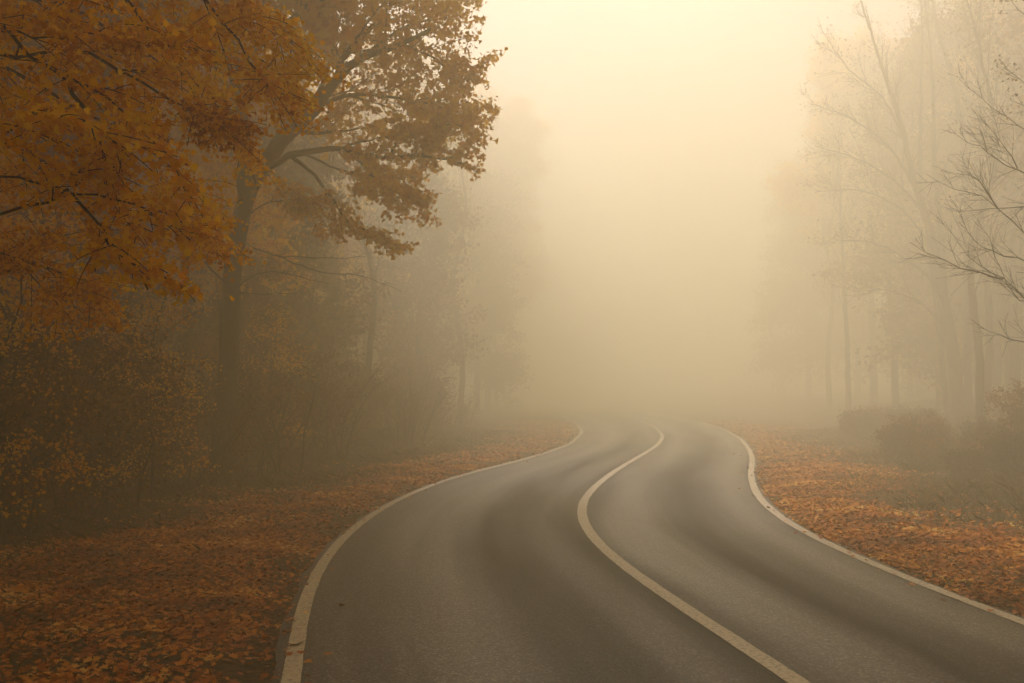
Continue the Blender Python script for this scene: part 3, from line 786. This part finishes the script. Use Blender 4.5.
for x, y, pr, sc in SHADE_TREES:
    kd = kind_of(pr); sd_ = 'left' if x < 1.5 else 'right'
    plant(pr, 'woodland_tree', x, y, sc, r.uniform(0, 6.28), '%s added to shade the near stretch of road from the %s' % (kd, sd_), 'tree', 'added shade, %s side: %s' % (sd_, kd))

for x, y, k, sc, lb in ((-6.4, 12.6, 0, .85, 'orange leaved sapling nearest the camera at the left edge, its crown below the maple boughs'), (-7.3, 12.9, 1, .95, 'tall thin orange sapling cut by the left edge of the picture'),
                        (-5.7, 15.4, 0, .62, 'smallest orange sapling, standing at the front of the left shrubs'), (-7.3, 14.6, 0, .9, 'orange leaved sapling low at the left edge under the nearest maple'), (-6.3, 17.5, 1, .8, 'thin orange leaved sapling left of the golden maple trunk'),
                        (-9.3, 16.2, 1, 1.05, 'taller orange leaved sapling deep in the dark left woods'), (-8.2, 20.5, 0, 1.0, 'small orange leaved sapling behind the golden maple'),
                        (-5.9, 24.5, 0, .8, 'pale orange sapling right behind the trunk of the golden maple')):
    plant(P_SAP[k], 'sapling', x, y, sc, r.uniform(0, 6.28), lb, 'sapling')
for x, y, sc in ((-6.9, 13.4, 1.0), (-7.9, 14.0, 1.15), (-8.8, 15.0, 1.2), (-6.6, 15.2, .9), (-7.6, 16.2, 1.1), (-9.9, 16.5, 1.3), (-6.9, 18.2, .9), (-8.5, 18.5, 1.2), (-10.5, 19, 1.3)):
    pr = S_BROWN[r.integers(3)]; plant(pr, 'shrub', x, y, sc, r.uniform(0, 6.28), ('upright shrub of bare twigs' if any(pr is q for q in S_TWIG) else 'tangled brown leaved shrub') + ' along the dark edge of the left woods', 'shrub', ('twiggy' if any(pr is q for q in S_TWIG) else 'leafy') + ' shrubs edging the left woods')

for x, y, sc in ((-11, 22, .36), (-9.2, 25, .34), (-13, 19, .4), (-8.4, 30, .36), (-15, 28, .4), (-11.5, 16, .36), (-7.2, 27.5, .3), (-10.5, 34, .4), (-6.6, 36, .32)):
    plant(P_DARK[int(x * 2) % 2], 'woodland_tree', x, y, sc, r.uniform(0, 6.28), 'young bushy brown leaved tree under the taller trees of the left woods', 'tree', 'young trees of the left woods')

# undergrowth, left
for i in range(44):
    y = 9.5 + 34 * r.random() ** 1.1
    x = float(XL(np.array(y))) - 5.0 - 3.8 * r.random() ** 1.3 - (0.6 if y < 14 else 0)
    pr = S_BROWN[r.integers(3)] if r.random() < .6 else S_TWIG[r.integers(2)]
    plant(pr, 'shrub', x, y, r.uniform(.6, 1.05), r.uniform(0, 6.28), ('upright shrub of bare twigs' if any(pr is q for q in S_TWIG) else 'tangled brown leaved shrub') + ' along the dark edge of the left woods', 'shrub', ('twiggy' if any(pr is q for q in S_TWIG) else 'leafy') + ' shrubs edging the left woods')
plant(S_TWIG[1], 'shrub', -5.9, 19.6, .8, 2.4, 'twiggy shrub hiding the foot of the leaning golden maple', 'shrub')
plant(S_TWIG[0], 'shrub', -5.4, 22.5, .95, .4, 'upright twiggy shrub in front of the leaning golden maple', 'shrub')
plant(S_TWIG[1], 'shrub', -5.0, 26.5, 1.0, 1.9, 'thin twiggy shrub right of the golden maple trunk, fading into mist', 'shrub')
# brushwood, right
for i in range(26):
    y = 19.5 + 22 * r.random()
    x = float(XR(np.array(y))) + 4.0 + 6.5 * r.random()
    pr = S_LOW[r.integers(2)] if r.random() < .65 else S_BROWN[r.integers(3)]
    plant(pr, 'shrub', x, y, r.uniform(.8, 1.4) if pr in S_LOW else r.uniform(.35, .6), r.uniform(0, 6.28), ('low mound of brown brushwood' if any(pr is q for q in S_LOW) else 'taller brown leaved shrub') + ' on the dark bank right of the road', 'shrub', ('low brushwood' if any(pr is q for q in S_LOW) else 'taller shrubs') + ' on the right bank')

for i in range(26):
    y = 19.8 + 9 * r.random(); x = 9.0 + .16 * (y - 20) + 5.5 * r.random()
    pr = S_LOW[r.integers(2)] if i % 3 else S_BROWN[r.integers(3)]
    plant(pr, 'shrub', x, y, r.uniform(.45, 1.15) if pr in S_LOW else r.uniform(.3, .62), r.uniform(0, 6.28), ('low mound of brown brushwood' if any(pr is q for q in S_LOW) else 'taller brown leaved shrub') + ' on the dark bank right of the road', 'shrub', ('low brushwood' if any(pr is q for q in S_LOW) else 'taller shrubs') + ' on the right bank')

# ------------------------------------------------------------------ haze: the air itself
x0, x1, y0, y1, z0, z1 = -215, 215, -70, 350, -1.6, HAZE_TOP
V = np.array([[x, y, z] for x in (x0, x1) for y in (y0, y1) for z in (z0, z1)])
Fc = np.array([[0, 1, 3, 2], [4, 6, 7, 5], [0, 4, 5, 1], [2, 3, 7, 6], [0, 2, 6, 4], [1, 5, 7, 3]])
mh = bpy.data.materials.new('air'); mh.use_nodes = True
nt = mh.node_tree; nt.nodes.clear()
pv = nt.nodes.new('ShaderNodeVolumePrincipled')
pv.inputs['Color'].default_value = HAZE_COLOR
pv.inputs['Density'].default_value = HAZE_DENSITY
pv.inputs['Density Attribute'].default_value = ''
pv.inputs['Anisotropy'].default_value = HAZE_G
ou = nt.nodes.new('ShaderNodeOutputMaterial')
nt.links.new(pv.outputs[0], ou.inputs['Volume'])
try: mh.cycles.homogeneous_volume = True
except Exception: pass
hz = link('haze', mesh_from('haze', V, Fc.ravel(), np.arange(6) * 4, np.full(6, 4), mh)); hz['kind'] = 'stuff'
hz['label'] = 'warm golden mist filling the whole valley'
bpy.context.view_layer.update()
mz = max(max((o.matrix_world @ Vector(c)).z for c in o.bound_box) for o in bpy.data.objects if o.type == 'MESH' and o.name != 'haze')
mn = min(min((o.matrix_world @ Vector(c)).z for c in o.bound_box) for o in bpy.data.objects if o.type == 'MESH' and o.name != 'haze')
print('protos', [len(q[2][1].polygons) for q in P_ORANGE + P_DARK + P_BARE + S_BROWN + S_LOW + S_TWIG])
print('highest', mz, 'lowest', mn, 'verts', sum(len(m.vertices) for m in bpy.data.meshes))
